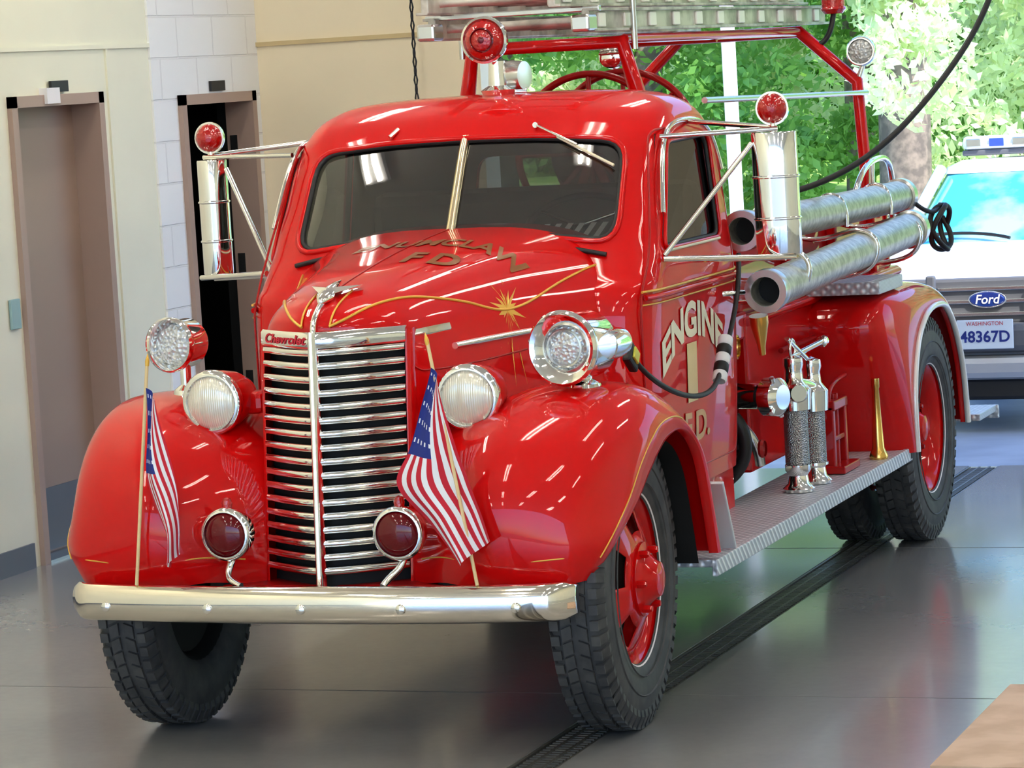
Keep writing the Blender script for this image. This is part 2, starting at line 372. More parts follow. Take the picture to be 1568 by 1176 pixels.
rev('siren_foot',[(.06,0),(.055,.015),(.03,.03),(0,.03)],(.72,-.04,1.07),(0,0,1),CHR,FT,24)
rev('siren_motor',[(0,-.06),(.045,-.055),(.05,0),(.045,.055),(0,.06)],(.80,.02,1.2),(.1,1,0),CHR,FT,24)
drum('fender_spotlight',(-.64,-.10,1.245),(-.10,-1,.02),.082,.12,LENSG,.12)
rod('spot_post',(-.625,-.04,1.05),(-.625,-.04,1.17),.018,CHR,FT)
rev('spot_foot',[(.045,0),(.04,.02),(.02,.035),(0,.035)],(-.625,-.04,1.075),(0,0,1),CHR,FT,24)
# ---------------- cab
CR=np.array([ # z X yf yb n bow
(.60,.700,.56,1.78,10,.02),(.9,.715,.57,1.80,10,.02),(1.27,.724,.60,1.80,10,.03),(1.36,.722,.65,1.80,10,.05),(1.45,.716,.71,1.79,9,.07),(1.53,.710,.765,1.78,9,.07),(1.62,.702,.82,1.77,8,.07),(1.72,.693,.882,1.76,8,.07),
(1.80,.682,.932,1.73,7,.07),(1.85,.668,.975,1.70,6,.07),(1.89,.648,1.02,1.66,5,.07),(1.92,.61,1.07,1.62,4.5,.07),(1.945,.55,1.13,1.56,4,.07),(1.96,.45,1.18,1.50,3.5,.06),(1.968,.31,1.24,1.44,3,.04),(1.972,.12,1.30,1.39,2.5,.01),(1.973,.01,1.33,1.35,2,0)])
def cab_par(z):
    return [np.interp(z,CR[:,0],CR[:,k]) for k in range(1,6)]
def cab_x(y,z):
    X,yf,yb,n,bw=cab_par(z);yc=(yf+yb)/2;Y=(yb-yf)/2;return X*(1-min(.9,abs((y-yc)/Y))**n)**(1/n)
def cab_y(x,z):
    X,yf,yb,n,bw=cab_par(z);yc=(yf+yb)/2;Y=(yb-yf)/2;q=min(.97,abs(x)/X);return yc-Y*(1-q**n)**(1/n)+bw*q*q
cr=catm(CR,90);rings=[]
for (z,X,yf,yb,n,bwv) in cr:
    yc=(yf+yb)/2;Y=(yb-yf)/2;r=[];X=max(X,.003)
    for a in np.linspace(0,2*pi,128,endpoint=False):
        c,s=math.cos(a),math.sin(a);x=X*math.copysign(abs(c)**(2/n),c);y=Y*math.copysign(abs(s)**(2/n),s)
        bw=bwv*(x/X)**2*max(0,-y/Y)
        r.append((x,yc+y+bw,z))
    rings.append(r)
cab=grid('cab',rings,RED,FT,cyc=True,cap1=True)
cab.data.materials.append(INT)
md=cab.modifiers.new('s','SOLIDIFY');md.thickness=.025;md.offset=-1;md.material_offset=1;md.material_offset_rim=0
def rpoly(pts,r,n=6):
    out=[];k=len(pts)
    for i in range(k):
        p=Vector(pts[i]);a=(Vector(pts[i-1])-p);b=(Vector(pts[(i+1)%k])-p);rr=min(r,a.length*.45,b.length*.45)
        A_=p+a.normalized()*rr;B_=p+b.normalized()*rr
        for t in np.linspace(0,1,n):out.append(tuple(A_*(1-t)**2+p*2*t*(1-t)+B_*t*t))
    return out
WS=rpoly([(-.585,1.462),(-.28,1.50),(0,1.515),(.28,1.50),(.585,1.462),(.570,1.80),(.28,1.825),(0,1.83),(-.28,1.825),(-.570,1.80)],.085)
def cutter(poly,ax,a,b):
    if ax=='y': r0=[(p[0],a,p[1]) for p in poly];r1=[(p[0],b,p[1]) for p in poly]
    else: r0=[(a,p[0],p[1]) for p in poly];r1=[(b,p[0],p[1]) for p in poly]
    return grid('cutter',[r0,r1],RED,None,cyc=True,cap0=True,cap1=True,smooth=False)
SW=rpoly([(.875,1.43),(1.065,1.785),(1.545,1.795),(1.53,1.43)],.05)
RW=rpoly([(-.28,1.56),(.28,1.56),(.25,1.74),(-.25,1.74)],.06)
cuts=[cutter(WS,'y',.4,1.13),cutter(SW,'x',-1,1),cutter(RW,'y',1.6,1.95)]
for c in cuts:
    m=cab.modifiers.new('b','BOOLEAN');m.object=c;m.operation='DIFFERENCE';m.solver='EXACT'
dg=bpy.context.evaluated_depsgraph_get();nm=bpy.data.meshes.new_from_object(cab.evaluated_get(dg));cab.modifiers.clear();cab.data=nm
for c in cuts:bpy.data.objects.remove(c)
sm_angle(cab,40)
def ws_pt(x,z,d=.0): return (x,cab_y(x,z)+d,z)
for sx in(1,-1):
    rings=[[ws_pt(sx*x,z,.014) for x in np.linspace(0,.60,8)] for z in np.linspace(1.44,1.845,6)]
    grid('windshield_glass',rings,GLS,FT)
mesh('rear_window_glass',[(-.33,1.755,1.52),(.33,1.755,1.52),(.3,1.735,1.77),(-.3,1.735,1.77)],[(0,1,2,3)],GLD,FT,False)
tube('windshield_gasket',[ws_pt(p[0]*.98,1.65+(p[1]-1.65)*.96,.008) for p in WS],.010,BLK,FT,cyc=True,smooth=False)
tube('windshield_frame',[ws_pt(p[0],p[1],-.001) for p in WS],.010,RED,FT,cyc=True,smooth=False)
rings=[[ (x,cab_y(0,z)+dy,z) for x,dy in((-.014,.012),(-.012,-.008),(0,-.014),(.012,-.008),(.014,.012))] for z in np.linspace(1.505,1.84,8)]
grid('windshield_divider',rings,mat('cream_chrome',(.85,.74,.5),.18,.9),FT)
rod('divider_cap',ws_pt(-.015,1.505,-.02),ws_pt(.05,1.50,-.02),.01,CHR,FT)
for sx in(1,-1):
    v=[(sx*(cab_x(y,z)-.016),y,z) for y,z in((.85,1.40),(1.56,1.40),(1.57,1.81),(1.04,1.81))]
    mesh('side_glass',v,[(0,1,2,3)],GLD,FT,False)
    tube('side_window_trim',[(sx*(cab_x(p[0],p[1])+.002),p[0],p[1]) for p in SW],.007,RED,FT,cyc=True,smooth=False)
    tube('side_window_chrome',[(sx*(cab_x(y,1.425)+.004),y,1.425) for y in np.linspace(.92,1.5,8)],.006,CREAM,FT)
    tube('side_window_gasket',[(sx*(cab_x(p[0],p[1])-.010),1.22+(p[0]-1.22)*.975,1.61+(p[1]-1.61)*.96) for p in SW],.008,BLK,FT,cyc=True,smooth=False)
    tube('drip_rail',[(sx*(cab_x(y,z)+.008),y,z) for y,z in((.90,1.55),(.97,1.70),(1.04,1.80),(1.15,1.845),(1.35,1.85),(1.52,1.84),(1.62,1.78),(1.66,1.66))],.009,CHR,FT)
    door=rpoly([(.66,.66),(.655,1.28),(.78,1.44),(1.0,1.825),(1.60,1.835),(1.64,1.72),(1.66,1.28),(1.66,.66)],.06)
    tube('door_seam',[(sx*(cab_x(p[0],p[1])+.000),p[0],p[1]) for p in door],.004,REDD,FT,cyc=True,smooth=False)
    tube('belt_moulding',[(sx*(cab_x(y,z)+.004),y,z) for y,z in [(t,1.285) for t in np.linspace(.68,1.72,18)]],.010,RED,FT)
    tube('belt_gold_stripe',[(sx*(cab_x(y,1.30)+.006),y,1.305) for y in np.linspace(.66,1.74,18)],.0045,GOLD,FT)
    tube('belt_gold_stripe',[(sx*(cab_x(y,1.30)+.006),y,1.262) for y in np.linspace(.66,1.74,18)],.003,GOLD,FT)
    tube('door_handle',[(sx*.735,1.46,1.23),(sx*.775,1.47,1.23),(sx*.78,1.56,1.225)],.010,CHR,FT)
def dn(y0,z0,arc=0,k=1.35,o=.004):
    return lambda a,b:(cab_x(y0+a*k,z0+b-arc*a*a)+o,y0+a*k,z0+b-arc*a*a)
text('door_lettering_engine','ENGINE',.16,dn(1.12,1.17,1.4,1.25),CREAM,FT,.006)
text('door_lettering_number','1',.26,dn(1.10,.985,0,2.3),mat('gold_cream',(.80,.62,.30),.4),FT,.012)
text('door_lettering_fd','F.D.',.14,dn(1.15,.80,-.5,1.3),mat('gold_tan',(.62,.36,.16),.4),FT,.004)
box('seat_base',(0,1.40,1.13),(1.25,.45,.16),INT,FT,.04)
box('seat_back',(0,1.62,1.38),(1.25,.12,.5),INT,FT,.05)
box('dashboard',(0,.97,1.36),(1.3,.16,.16),REDD,FT,.04)
box('floor_pan',(0,1.15,.72),(1.36,1.0,.05),DRK,FT)
tube('steering_wheel',[(.33+.19*math.cos(t),1.14+.19*math.sin(t)*.62,1.51+.19*math.sin(t)*.50) for t in np.linspace(0,2*pi,28,endpoint=False)],.012,BLK,FT,cyc=True)
for t in(.5,2.6,4.7): rod('steering_spoke',(.33,1.14,1.505),(.33+.19*math.cos(t),1.14+.19*math.sin(t)*.62,1.51+.19*math.sin(t)*.50),.007,STL,FT)
rod('steering_column',(.33,1.14,1.50),(.33,.95,1.25),.02,BLK,FT)
v=[];f=[]
for k in range(13):
    b=len(v);x0=.0+k*.042;v+=[(x0,.96,1.455),(x0+.021,.96,1.455),(x0+.045,1.06,1.52),(x0+.025,1.06,1.52)];f.append((b,b+1,b+2,b+3))
mesh('dash_bunting',v,f,WHT,FT,False)
rod('wiper_pivot',ws_pt(.25,1.862,.01),ws_pt(.25,1.862,-.025),.010,CHR,FT)
rod('wiper_arm_l',ws_pt(.25,1.862,-.02),ws_pt(.41,1.79,-.02),.0045,CHR,FT)
rod('wiper_blade_l',ws_pt(.31,1.83,-.008),ws_pt(.54,1.715,-.008),.005,CREAM,FT)
rod('wiper_arm_r',ws_pt(-.28,1.845,-.02),ws_pt(-.26,1.87,-.01),.008,CHR,FT)
tube('cowl_gasket',[ws_pt(x,1.492-.050*(x/.5)**2,-.012) for x in np.linspace(-.56,.56,21)],.008,BLK,FT)
# ---------------- mirrors
for sx in(1,-1):
    X=sx*1.04;Y=1.13;hw=.078 if sx>0 else .052
    rings=[]
    for z in (1.385,1.39,1.50,1.503,1.507,1.51,1.64,1.643,1.647,1.65,1.79,1.795):
        bump=.004 if z in(1.503,1.507,1.643,1.647) else 0
        s_=.97 if z in(1.385,1.795) else 1
        rings.append([(X+(hw+bump)*s_*math.copysign(abs(math.cos(a))**.8,math.cos(a)),Y+(.055+bump)*s_*math.copysign(abs(math.sin(a))**1.0,math.sin(a)),z) for a in np.linspace(0,2*pi,40,endpoint=False)])
    grid('mirror_can',rings,CHR,FT,cyc=True,cap0=True,cap1=True,ang=40)
    rod('mirror_top_arm',(X+sx*.02,Y-.02,1.805),(sx*.675,1.02,1.80),.009,CHR,FT)
    rod('mirror_top_arm_b',(X,Y,1.81),(sx*.67,1.35,1.84),.009,CHR,FT)
    rod('mirror_bottom_arm',(X+sx*.06,Y-.02,1.375),(sx*.72,.84,1.40),.010,CHR,FT)
    rod('mirror_bottom_arm_b',(X+sx*.02,Y,1.37),(sx*.715,1.2,1.37),.009,CHR,FT)
    rod('mirror_strut',(X-sx*.07,Y-.03,1.76),(sx*.715,.87,1.41),.009,CHR,FT)
    c=(X,Y,1.873)
    rev('mirror_lamp_glass',[(.052*math.cos(t),.052*math.sin(t)) for t in np.linspace(-.1,pi/2,9)],c,(.0,-1,0),REDL,FT,28,80)
    rev('mirror_lamp_ring',[(.052,-.01),(.057,-.004),(.057,.008),(.051,.008)],c,(0,-1,0),CHR,FT,28,60)
    rev('mirror_lamp_body',[(.053,-.005),(.045,-.03),(.02,-.05),(0,-.052)],c,(0,-1,0),CHR,FT,28,60)
    rod('mirror_lamp_stem',(X,Y,1.79),(X,Y,1.825),.012,CHR,FT)
# ---------------- roof beacon
BC=(.0,1.20,2.160)
rev('beacon_glass',[(.070*math.cos(t),.05*math.sin(t)) for t in np.linspace(0,pi/2,9)],BC,(.1,-1,0),REDL,FT,36,80)
rev('beacon_rib',[(.036,.044),(.040,.048),(.044,.038)],BC,(.1,-1,0),REDLD,FT,24)
rev('beacon_core',[(0,.056),(.010,.053),(.012,.048)],BC,(.1,-1,0),REDLD,FT,24)
rev('beacon_ring',[(.068,.0),(.074,.012),(.082,.008),(.083,-.01),(.073,-.02)],BC,(.1,-1,0),CHR,FT,36,60)
rev('beacon_body',[(.075,-.01),(.069,-.05),(.05,-.09),(.02,-.105),(0,-.106)],BC,(.1,-1,0),CHR,FT,36,60)
rev('beacon_stand',[(.055,-.12),(.062,-.10),(.035,-.085),(.032,-.03),(.03,0)],(.02,1.26,2.085),(0,0,1),CHR,FT,28)
rev('beacon_siren',[(0,-.055),(.05,-.05),(.055,0),(.05,.05),(0,.055)],(.06,1.30,2.03),(1,-.2,0),STL,FT,28)
rod('siren_foot_bar',(-.04,1.26,1.975),(.11,1.30,1.975),.014,CHR,FT)
# ---------------- running boards
for sx in(1,-1):
    box('running_board',(sx*.77,1.95,.425),(.33,2.78,.025),DPL,FT,.004)
    box('running_board_edge',(sx*.93,1.95,.412),(.02,2.80,.055),DPL,FT,.004)
    box('kick_plate',(sx*.84,.72,.56),(.20,.015,.26),mat('kick_steel',(.62,.66,.7),.35,.4),FT,.004,('X',.45))
    box('splash_apron',(sx*.64,1.2,.53),(.03,1.1,.2),RED,FT,.004)
# ---------------- body
B=FT
for sx in(1,-1):
    box('body_side_lower',(sx*.60,3.35,.80),(.05,2.5,.58),RED,B,.01)
    box('body_side_upper',(sx*.545,3.2,1.20),(.04,2.85,.27),RED,B,.01)
    tube('body_bead',[(sx*.63,y,1.07) for y in(2.12,3.0,4.55)],.016,RED,B,smooth=False)
    tube('body_top_rail',[(sx*.55,1.85,1.345),(sx*.55,4.6,1.345)],.018,RED,B,smooth=False)
    for y in(2.15,2.9,3.6,4.3): box('body_post',(sx*.58,y,1.2),(.04,.05,.3),RED,B,.008)
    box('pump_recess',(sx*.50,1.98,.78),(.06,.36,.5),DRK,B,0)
    box('pump_panel_top',(sx*.58,1.98,1.06),(.08,.34,.1),RED,B,.01)
    rev('pump_cap',[(.0,.05),(.045,.05),(.062,.038),(.070,.03),(.072,-.02),(.06,-.03),(.048,-.05),(.048,-.2)],(sx*.77,1.90,.815),(sx,-.35,0),CHR,FT,32,30)
    for t in range(4): rod('cap_lug',(sx*.79,1.89+.07*math.cos(t*pi/2+.6),.815+.07*math.sin(t*pi/2+.6)),(sx*.79,1.89+.092*math.cos(t*pi/2+.6),.815+.092*math.sin(t*pi/2+.6)),.010,CHR,FT)
    tube('pump_pipe',[(sx*.64,1.84,.75),(sx*.70,1.85,.68),(sx*.68,1.87,.58),(sx*.6,1.88,.52)],.025,BLK,FT)
    tube('pump_pipe_b',[(sx*.6,1.98,.72),(sx*.68,2.0,.66),(sx*.68,2.02,.55)],.02,STL,FT)
    rev('valve_wheel',[(.03,0),(.035,.01),(.03,.02)],(sx*.7,1.95,.62),(sx,0,0),REDD,FT,20)
    for z in(.55,.63,.71): rod('pump_conduit',(sx*.56,1.84,z),(sx*.56,2.15,z+.03),.012,BLK,FT)
    rev('gauge',[(.04,0),(.045,.01),(.045,.02),(.038,.022)],(sx*.63,1.90,1.0),(sx,0,0),BRASS,FT,24)
    rod('valve_handle',(sx*.66,2.45,.93),(sx*.66,2.95,.93),.011,REDD,FT)
box('body_floor',(0,3.2,1.08),(1.15,2.9,.03),REDD,B)
box('body_front',(0,1.86,1.12),(1.1,.03,.46),RED,B)
box('body_back',(0,4.62,.95),(1.15,.03,.75),RED,B)
box('hose_bed_load',(0,3.6,1.18),(1.0,1.9,.16),mat('hose_bed_canvas',(.3,.27,.2),.9,bump=('noise',20,.6)),B,.03)
RF=[[(.55,3.24,.42),(.78,3.24,.42),(.90,3.26,.42),(.955,3.31,.42),(.96,3.34,.42)],
[(.55,3.14,.62),(.78,3.15,.62),(.90,3.18,.62),(.955,3.26,.61),(.96,3.33,.60)],
[(.55,3.03,.82),(.78,3.05,.82),(.90,3.09,.82),(.955,3.23,.78),(.96,3.36,.74)],
[(.55,3.0,.98),(.78,3.02,.97),(.90,3.06,.96),(.955,3.25,.90),(.96,3.44,.86)],
[(.55,3.10,1.06),(.78,3.10,1.06),(.90,3.14,1.05),(.957,3.35,.99),(.96,3.55,.93)],
[(.55,3.35,1.08),(.78,3.35,1.085),(.90,3.35,1.07),(.957,3.5,1.02),(.96,3.66,.965)],
[(.55,3.72,1.08),(.78,3.72,1.085),(.90,3.72,1.07),(.957,3.78,1.02),(.96,3.82,.975)],
[(.55,4.02,1.04),(.78,4.02,1.045),(.90,4.0,1.03),(.957,3.98,.99),(.96,3.98,.95)],
[(.55,4.25,.92),(.78,4.25,.92),(.90,4.22,.91),(.957,4.17,.88),(.96,4.14,.84)],
[(.55,4.38,.70),(.78,4.38,.70),(.90,4.36,.70),(.957,4.30,.68),(.96,4.26,.66)],
[(.55,4.42,.42),(.78,4.42,.42),(.90,4.41,.42),(.957,4.36,.42),(.96,4.31,.42)]]
A=np.array(RF);rc=[catm(A[:,j],50) for j in range(5)]
for sx in(1,-1):
    rings=[]
    for i in range(50):
        r=[(sx*p[0],p[1],p[2]) for p in catm([rc[j][i] for j in range(5)],20)];l=r[-1];r.append((l[0]-sx*.03,l[1],l[2]));rings.append(r)
    grid('rear_fender',rings,RED,FT)
    tube('rear_fender_highlight_bead',[(sx*(p[0]+.004),p[1],p[2]) for p in rc[4]],.013,mat('sun_highlight_white',(.85,.85,.84),.25,.2),FT)  # lip bead coloured white, painting in the sun highlight along the fender edge
    box('fender_step',(sx*.76,3.24,1.11),(.30,.40,.05),DPL,FT,.004)
box('tail_step',(0,4.80,.40),(1.9,.36,.03),DPL,FT,.004)
box('tail_step_edge',(0,4.985,.385),(1.92,.02,.06),DPL,FT,.004)
for sx in(1,-1): rod('tail_step_brace',(sx*.6,4.62,.6),(sx*.6,4.9,.4),.015,BLK,FT)
def bar(name,pts,w=.022): return tube(name,pts,w,RED,FT,smooth=False,res=2)
bar('rack_front',[(-.43,1.9,1.35),(-.33,1.87,1.95),(-.29,1.85,2.13),(.29,1.85,2.13),(.33,1.87,1.95),(.43,1.9,1.35)],.030)
bar('rack_rear',[(-.55,4.41,1.1),(-.54,4.41,1.50),(-.52,4.41,1.91),(-.27,4.41,2.14),(.27,4.41,2.14),(.52,4.41,1.91),(.54,4.41,1.50),(.55,4.41,1.1)],.028)
bar('rack_mid',[(-.28,3.1,2.13),(.28,3.1,2.13)],.02)
for sx in(1,-1):
    bar('rack_rail',[(sx*.30,1.85,2.14),(sx*.27,4.41,2.14)],.018)
    tube('hand_rail',[(sx*.56,1.95,1.9),(sx*.56,4.41,1.86)],.012,STL,FT)
    tube('grab_rail',[(sx*.60,3.9,1.38),(sx*.62,3.95,1.55),(sx*.62,4.4,1.6),(sx*.62,4.6,1.55),(sx*.6,4.62,1.3)],.013,CHR,FT)
    rod('grab_post',(sx*.61,4.2,1.35),(sx*.62,4.2,1.58),.012,CHR,FT)
for y in(2.3,2.72):
    tube('reel_ring',[(.3*math.cos(t),y,1.72+.3*math.sin(t)) for t in np.linspace(0,2*pi,32,endpoint=False)],.014,REDD,FT,cyc=True)
    for t in np.linspace(0,pi,4,endpoint=False): rod('reel_spoke',(.3*math.cos(t),y,1.72+.3*math.sin(t)),(-.3*math.cos(t),y,1.72-.3*math.sin(t)),.010,REDD,FT)
rev('reel_hose',[(.05,-.2),(.17,-.2)]+[(.17+.012*(k%2),-.19+.38*k/24) for k in range(25)]+[(.05,.2)],(0,2.51,1.72),(0,1,0),BLK,FT,32)
for y in(2.3,2.72):
    for sx in(1,-1): rod('reel_stand',(sx*.25,y,1.09),(0,y,1.72),.018,REDD,FT)
rev('reel_lamp',[(0,.05),(.045,.035),(.05,0),(.03,-.04),(0,-.05)],(.12,2.25,2.08),(0,-1,0),CHR,FT,24)
rev('rack_red_lamp',[(0,.12),(.045,.12),(.052,.11),(.052,.0),(.058,-.01),(.04,-.03),(0,-.03)],(.42,4.45,2.24),(0,0,1),REDL,FT,24,30)
tube('rack_red_lamp_stem',[(.36,4.41,2.08),(.41,4.43,2.10),(.42,4.45,2.22)],.012,BLK,FT)
bowl('rack_spot',(.55,4.38,2.04),(.1,-1,0),.062,.08,CHR,CHR,LENSG,.02)
rod('rack_spot_stem',(.53,4.41,1.93),(.55,4.42,1.99),.012,CHR,FT)
tube('coiled_cable',[(.86+.03*math.sin(k*.9),4.42+.10*math.cos(k*.52),1.26+.10*math.sin(k*.52)) for k in range(26)],.012,BLK,FT)
tube('cable_drop',[(.80,4.2,1.38),(.86,4.3,1.3),(.86,4.42,1.36)],.01,BLK,FT)
tube('charging_cable',[(.745,.42,1.10),(.76,.48,1.05),(.785,.6,.99),(.79,.85,.934),(.79,1.05,.925),(.79,1.155,.95),(.78,1.275,1.01),(.78,1.40,1.121),(.78,1.52,1.249),(.76,1.60,1.358)],.009,BLK,FT)
box('cable_plug',(.735,.40,1.12),(.03,.09,.07),BLK,FT,.008,('X',-.6));box('cable_plug_face',(.752,.40,1.125),(.01,.05,.04),YEL,FT,.003,('X',-.6))
for k in range(5): rev('cable_coupler',[(.022,-.018),(.026,-.012),(.026,.012),(.022,.018)],(.782,1.215+.022*k,.965+.028*k),(0,.6,.8),WHT if k%2==0 else BLK,FT,20)
# ================================================================ separate carried objects
def suction(a,b,r):
    e=empty('suction_hose');a=Vector(a);b=Vector(b);d=(b-a);L=d.length;n=int(L/.03)
    prof=[(r*.74,.12),(r*.74,0),(r*1.08,0),(r*1.10,.01),(r*1.10,.05),(r*.98,.055)]
    for k in range(n):
        h=.06+(L-.12)*k/n;prof+=[(r*.988,h),(r*1.0,h+.008),(r*1.0,h+.022)]
    prof+=[(r*.98,L-.06),(r*1.1,L-.05),(r*1.12,L-.01),(r*1.08,L),(r*.74,L)]
    rev('hose_body',prof,a,d,HOSE,e,28,60)
    rev('coupling_front',[(r*.76,-.002),(r*1.10,-.002),(r*1.13,.01),(r*1.13,.05),(r*1.0,.056)],a,d,STL,e,32,40)
    rev('coupling_rear',[(r*1.0,-.06),(r*1.15,-.055),(r*1.15,-.0),(r*1.05,.002),(0,.002)],b,d,STL,e,32,40)
    rev('bore',[(0,.1),(r*.75,.1),(r*.75,0)],a,d,DRK,e,24,40)
    return e
suction((.85,1.60,1.222),(.85,3.90,1.29),.070)
suction((.74,1.72,1.432),(.74,4.2,1.415),.066)
for y in(1.95,3.0,3.75):
    tube('hose_bracket',[(.58,y,1.33),(.66,y,1.30),(.80,y,1.34),(.85,y,1.35),(.92,y,1.32),(.93,y,1.24),(.86,y,1.15),(.62,y,1.16)],.010,CHR,FT)
    tube('hose_bracket_upper',[(.66,y,1.35),(.665,y,1.46),(.74,y,1.515),(.81,y,1.46),(.80,y,1.36)],.009,CHR,FT)
noz=rev('hose_nozzle',[(.0,0),(.012,0),(.014,.03),(.03,.10),(.034,.12),(.034,.145),(0,.145)],(.80,1.70,.99),(0,-.2,1),BRASS,FT,24,40)
LD=empty('extension_ladder')
def ladder(z,w,y0,y1,par):
    for sx in(1,-1):
        box('side_rail',(sx*w,(y0+y1)/2,z),(.03,y1-y0,.075),ALU,par,.005)
        box('side_rail_flange',(sx*(w+.012),(y0+y1)/2,z+.036),(.045,y1-y0,.010),ALU,par,.002)
        box('side_rail_flange',(sx*(w+.012),(y0+y1)/2,z-.036),(.045,y1-y0,.010),ALU,par,.002)
    n=int((y1-y0)/.3)
    for k in range(n+1):
        y=y0+.12+k*.3
        if y>y1-.05: break
        rod('rung',(-w-.02,y,z),(w+.02,y,z),.016,ALU,par)
        for sx in(1,-1):box('rung_plate',(sx*(w+.018),y,z),(.012,.08,.052),mat('pale_alu',(.92,.9,.83),.4,.2),par,.004)
ladder(2.21,.29,1.45,4.75,LD);ladder(2.30,.235,1.25,4.6,LD)
for sx in(1,-1): box('foot_pad',(sx*.29,1.43,2.20),(.07,.10,.06),STL,LD,.01)
box('end_guide',(0,1.5,2.25),(.66,.03,.02),STL,LD,.004)
for sx in(1,-1): rod('tie_down',(sx*.335,1.86,2.10),(sx*.335,1.86,2.34),.012,STL,LD)
EX=empty('portable_hose_valve',(.80,2.10,.44))
for dx,dy,r,h0 in((0,0,.045,.10),(.01,.22,.042,.07)):
    rev('base',[(0,0),(.055,0),(.06,.012),(.04,.03),(.035,.06),(.048,.08),(.048,h0)],(dx,dy,0),(0,0,1),CHR,EX,28,40)
    rev('barrel',[(r,h0)]+[(r+.0006*(k%2),h0+.24*k/20) for k in range(21)],(dx,dy,0),(0,0,1),mat('perforated_steel',(.34,.34,.34),.25,.9,bump=('vor',200,.5)),EX,28,30)
    rev('cap',[(r,h0+.20),(r+.014,h0+.205),(r+.018,h0+.28),(.036,h0+.31),(.032,h0+.35),(.038,h0+.37),(.036,h0+.395),(0,h0+.41)],(dx,dy,0),(0,0,1),CHR,EX,28,40)
rod('head_bridge',(0,0,.40),(.01,.22,.36),.03,CHR,EX)
rev('outlet',[(0,.07),(.03,.07),(.036,.06),(.036,.0)],(.0,.0,.37),(.5,-.9,0),CHR,EX,24,40)
rod('top_lever',(0,-.02,.50),(.02,.36,.52),.012,CHR,EX)
rev('lever_knob',[(0,-.02),(.022,-.01),(.022,.01),(0,.02)],(.02,.37,.52),(0,1,0),CHR,EX,16)
rod('top_lever_b',(-.01,-.03,.57),(.02,.12,.48),.010,CHR,EX)
tube('carry_ring',[(0,.035*math.cos(t),.53+.035*math.sin(t)) for t in np.linspace(0,2*pi,12,endpoint=False)],.006,CHR,EX,cyc=True)
JK=empty('hand_winch_jack',(.80,2.66,.44))
box('base_plate',(0,0,.015),(.13,.24,.03),REDD,JK,.005)
for dy in(-.09,.09): box('upright',(0,dy,.14),(.05,.03,.24),REDD,JK,.006)
box('cross_head',(0,0,.26),(.06,.21,.04),REDD,JK,.006);box('cross_mid',(0,0,.13),(.04,.18,.02),REDD,JK,.004)
tube('jack_handle',[(0,-.07,.28),(0,-.07,.34),(0,.05,.345),(0,.2,.35)],.009,REDD,JK)
rod('screw',(0,0,.03),(0,0,.3),.018,REDD,JK)
BN=rev('brass_playpipe_nozzle',[(0,0),(.036,0),(.038,.012),(.03,.03),(.024,.045),(.018,.16),(.013,.28),(.016,.285),(.016,.32),(0,.32)],(.885,3.0,.438),(0,0,1),BRASS,None,28,40)
def flag(base,top,left,right):
    e=empty('american_flag');b=Vector(base);t=Vector(top);rod('stick',b,t,.0055,WOOD,e)
    rev('finial',[(.006,0),(.007,.015),(0,.04)],t-Vector((0,0,.005)),(t-b),GOLD,e,12)
    v=[];f=[];mi=[]
    NU,NV=52,26;org=t-Vector((0,0,.07))
    L=catm(left,NU+1);R=catm(right,NU+1)
    for i in range(NU+1):
        for j in range(NV+1):
            w=j/NV;u=i/NU;p=L[i]*(1-w)+R[i]*w
            yy=.022*math.sin(w*7+u*3.0)*(.3+u)-.015-.02*u
            v.append((org.x+p[0]+.008*math.sin(u*9+w*4),org.y+yy,org.z+p[1]))
    for i in range(NU):
        for j in range(NV):
            q=i*(NV+1)+j;f.append((q,q+1,q+NV+2,q+NV+1))
            s=int(j/2)
            if j<14 and i<22: mi.append(1 if (i%4==2 and j%3==1) else 2)
            else: mi.append(0 if s%2==0 else 1)
    mesh('cloth',v,f,FRED,e,True,mi=mi,mats=[FRED,WHT,FBLU]);return e
flag((.55,-.60,.555),(.43,-.575,1.27),[(.012,.0),(-.03,-.10),(-.07,-.24),(-.115,-.35),(-.03,-.46),(.07,-.59)],[(.035,-.05),(.055,-.16),(.075,-.27),(.11,-.34),(.155,-.43),(.175,-.51)])
flag((-.565,-.60,.555),(-.49,-.575,1.23),[(-.002,.0),(-.015,-.13),(-.02,-.25),(.0,-.35),(.03,-.46),(.045,-.55)],[(.03,-.04),(.045,-.14),(.06,-.25),(.08,-.34),(.095,-.42),(.085,-.50)])
tube('overhead_power_cable',[(.66,2.80,1.52),(.75,2.85,1.54),(.9,3.02,1.62),(1.05,3.2,1.78),(1.2,3.4,2.0),(1.32,3.56,2.24),(1.45,3.7,2.8),(1.5,3.75,3.6),(1.5,3.75,4.18)],.012,BLK,None)
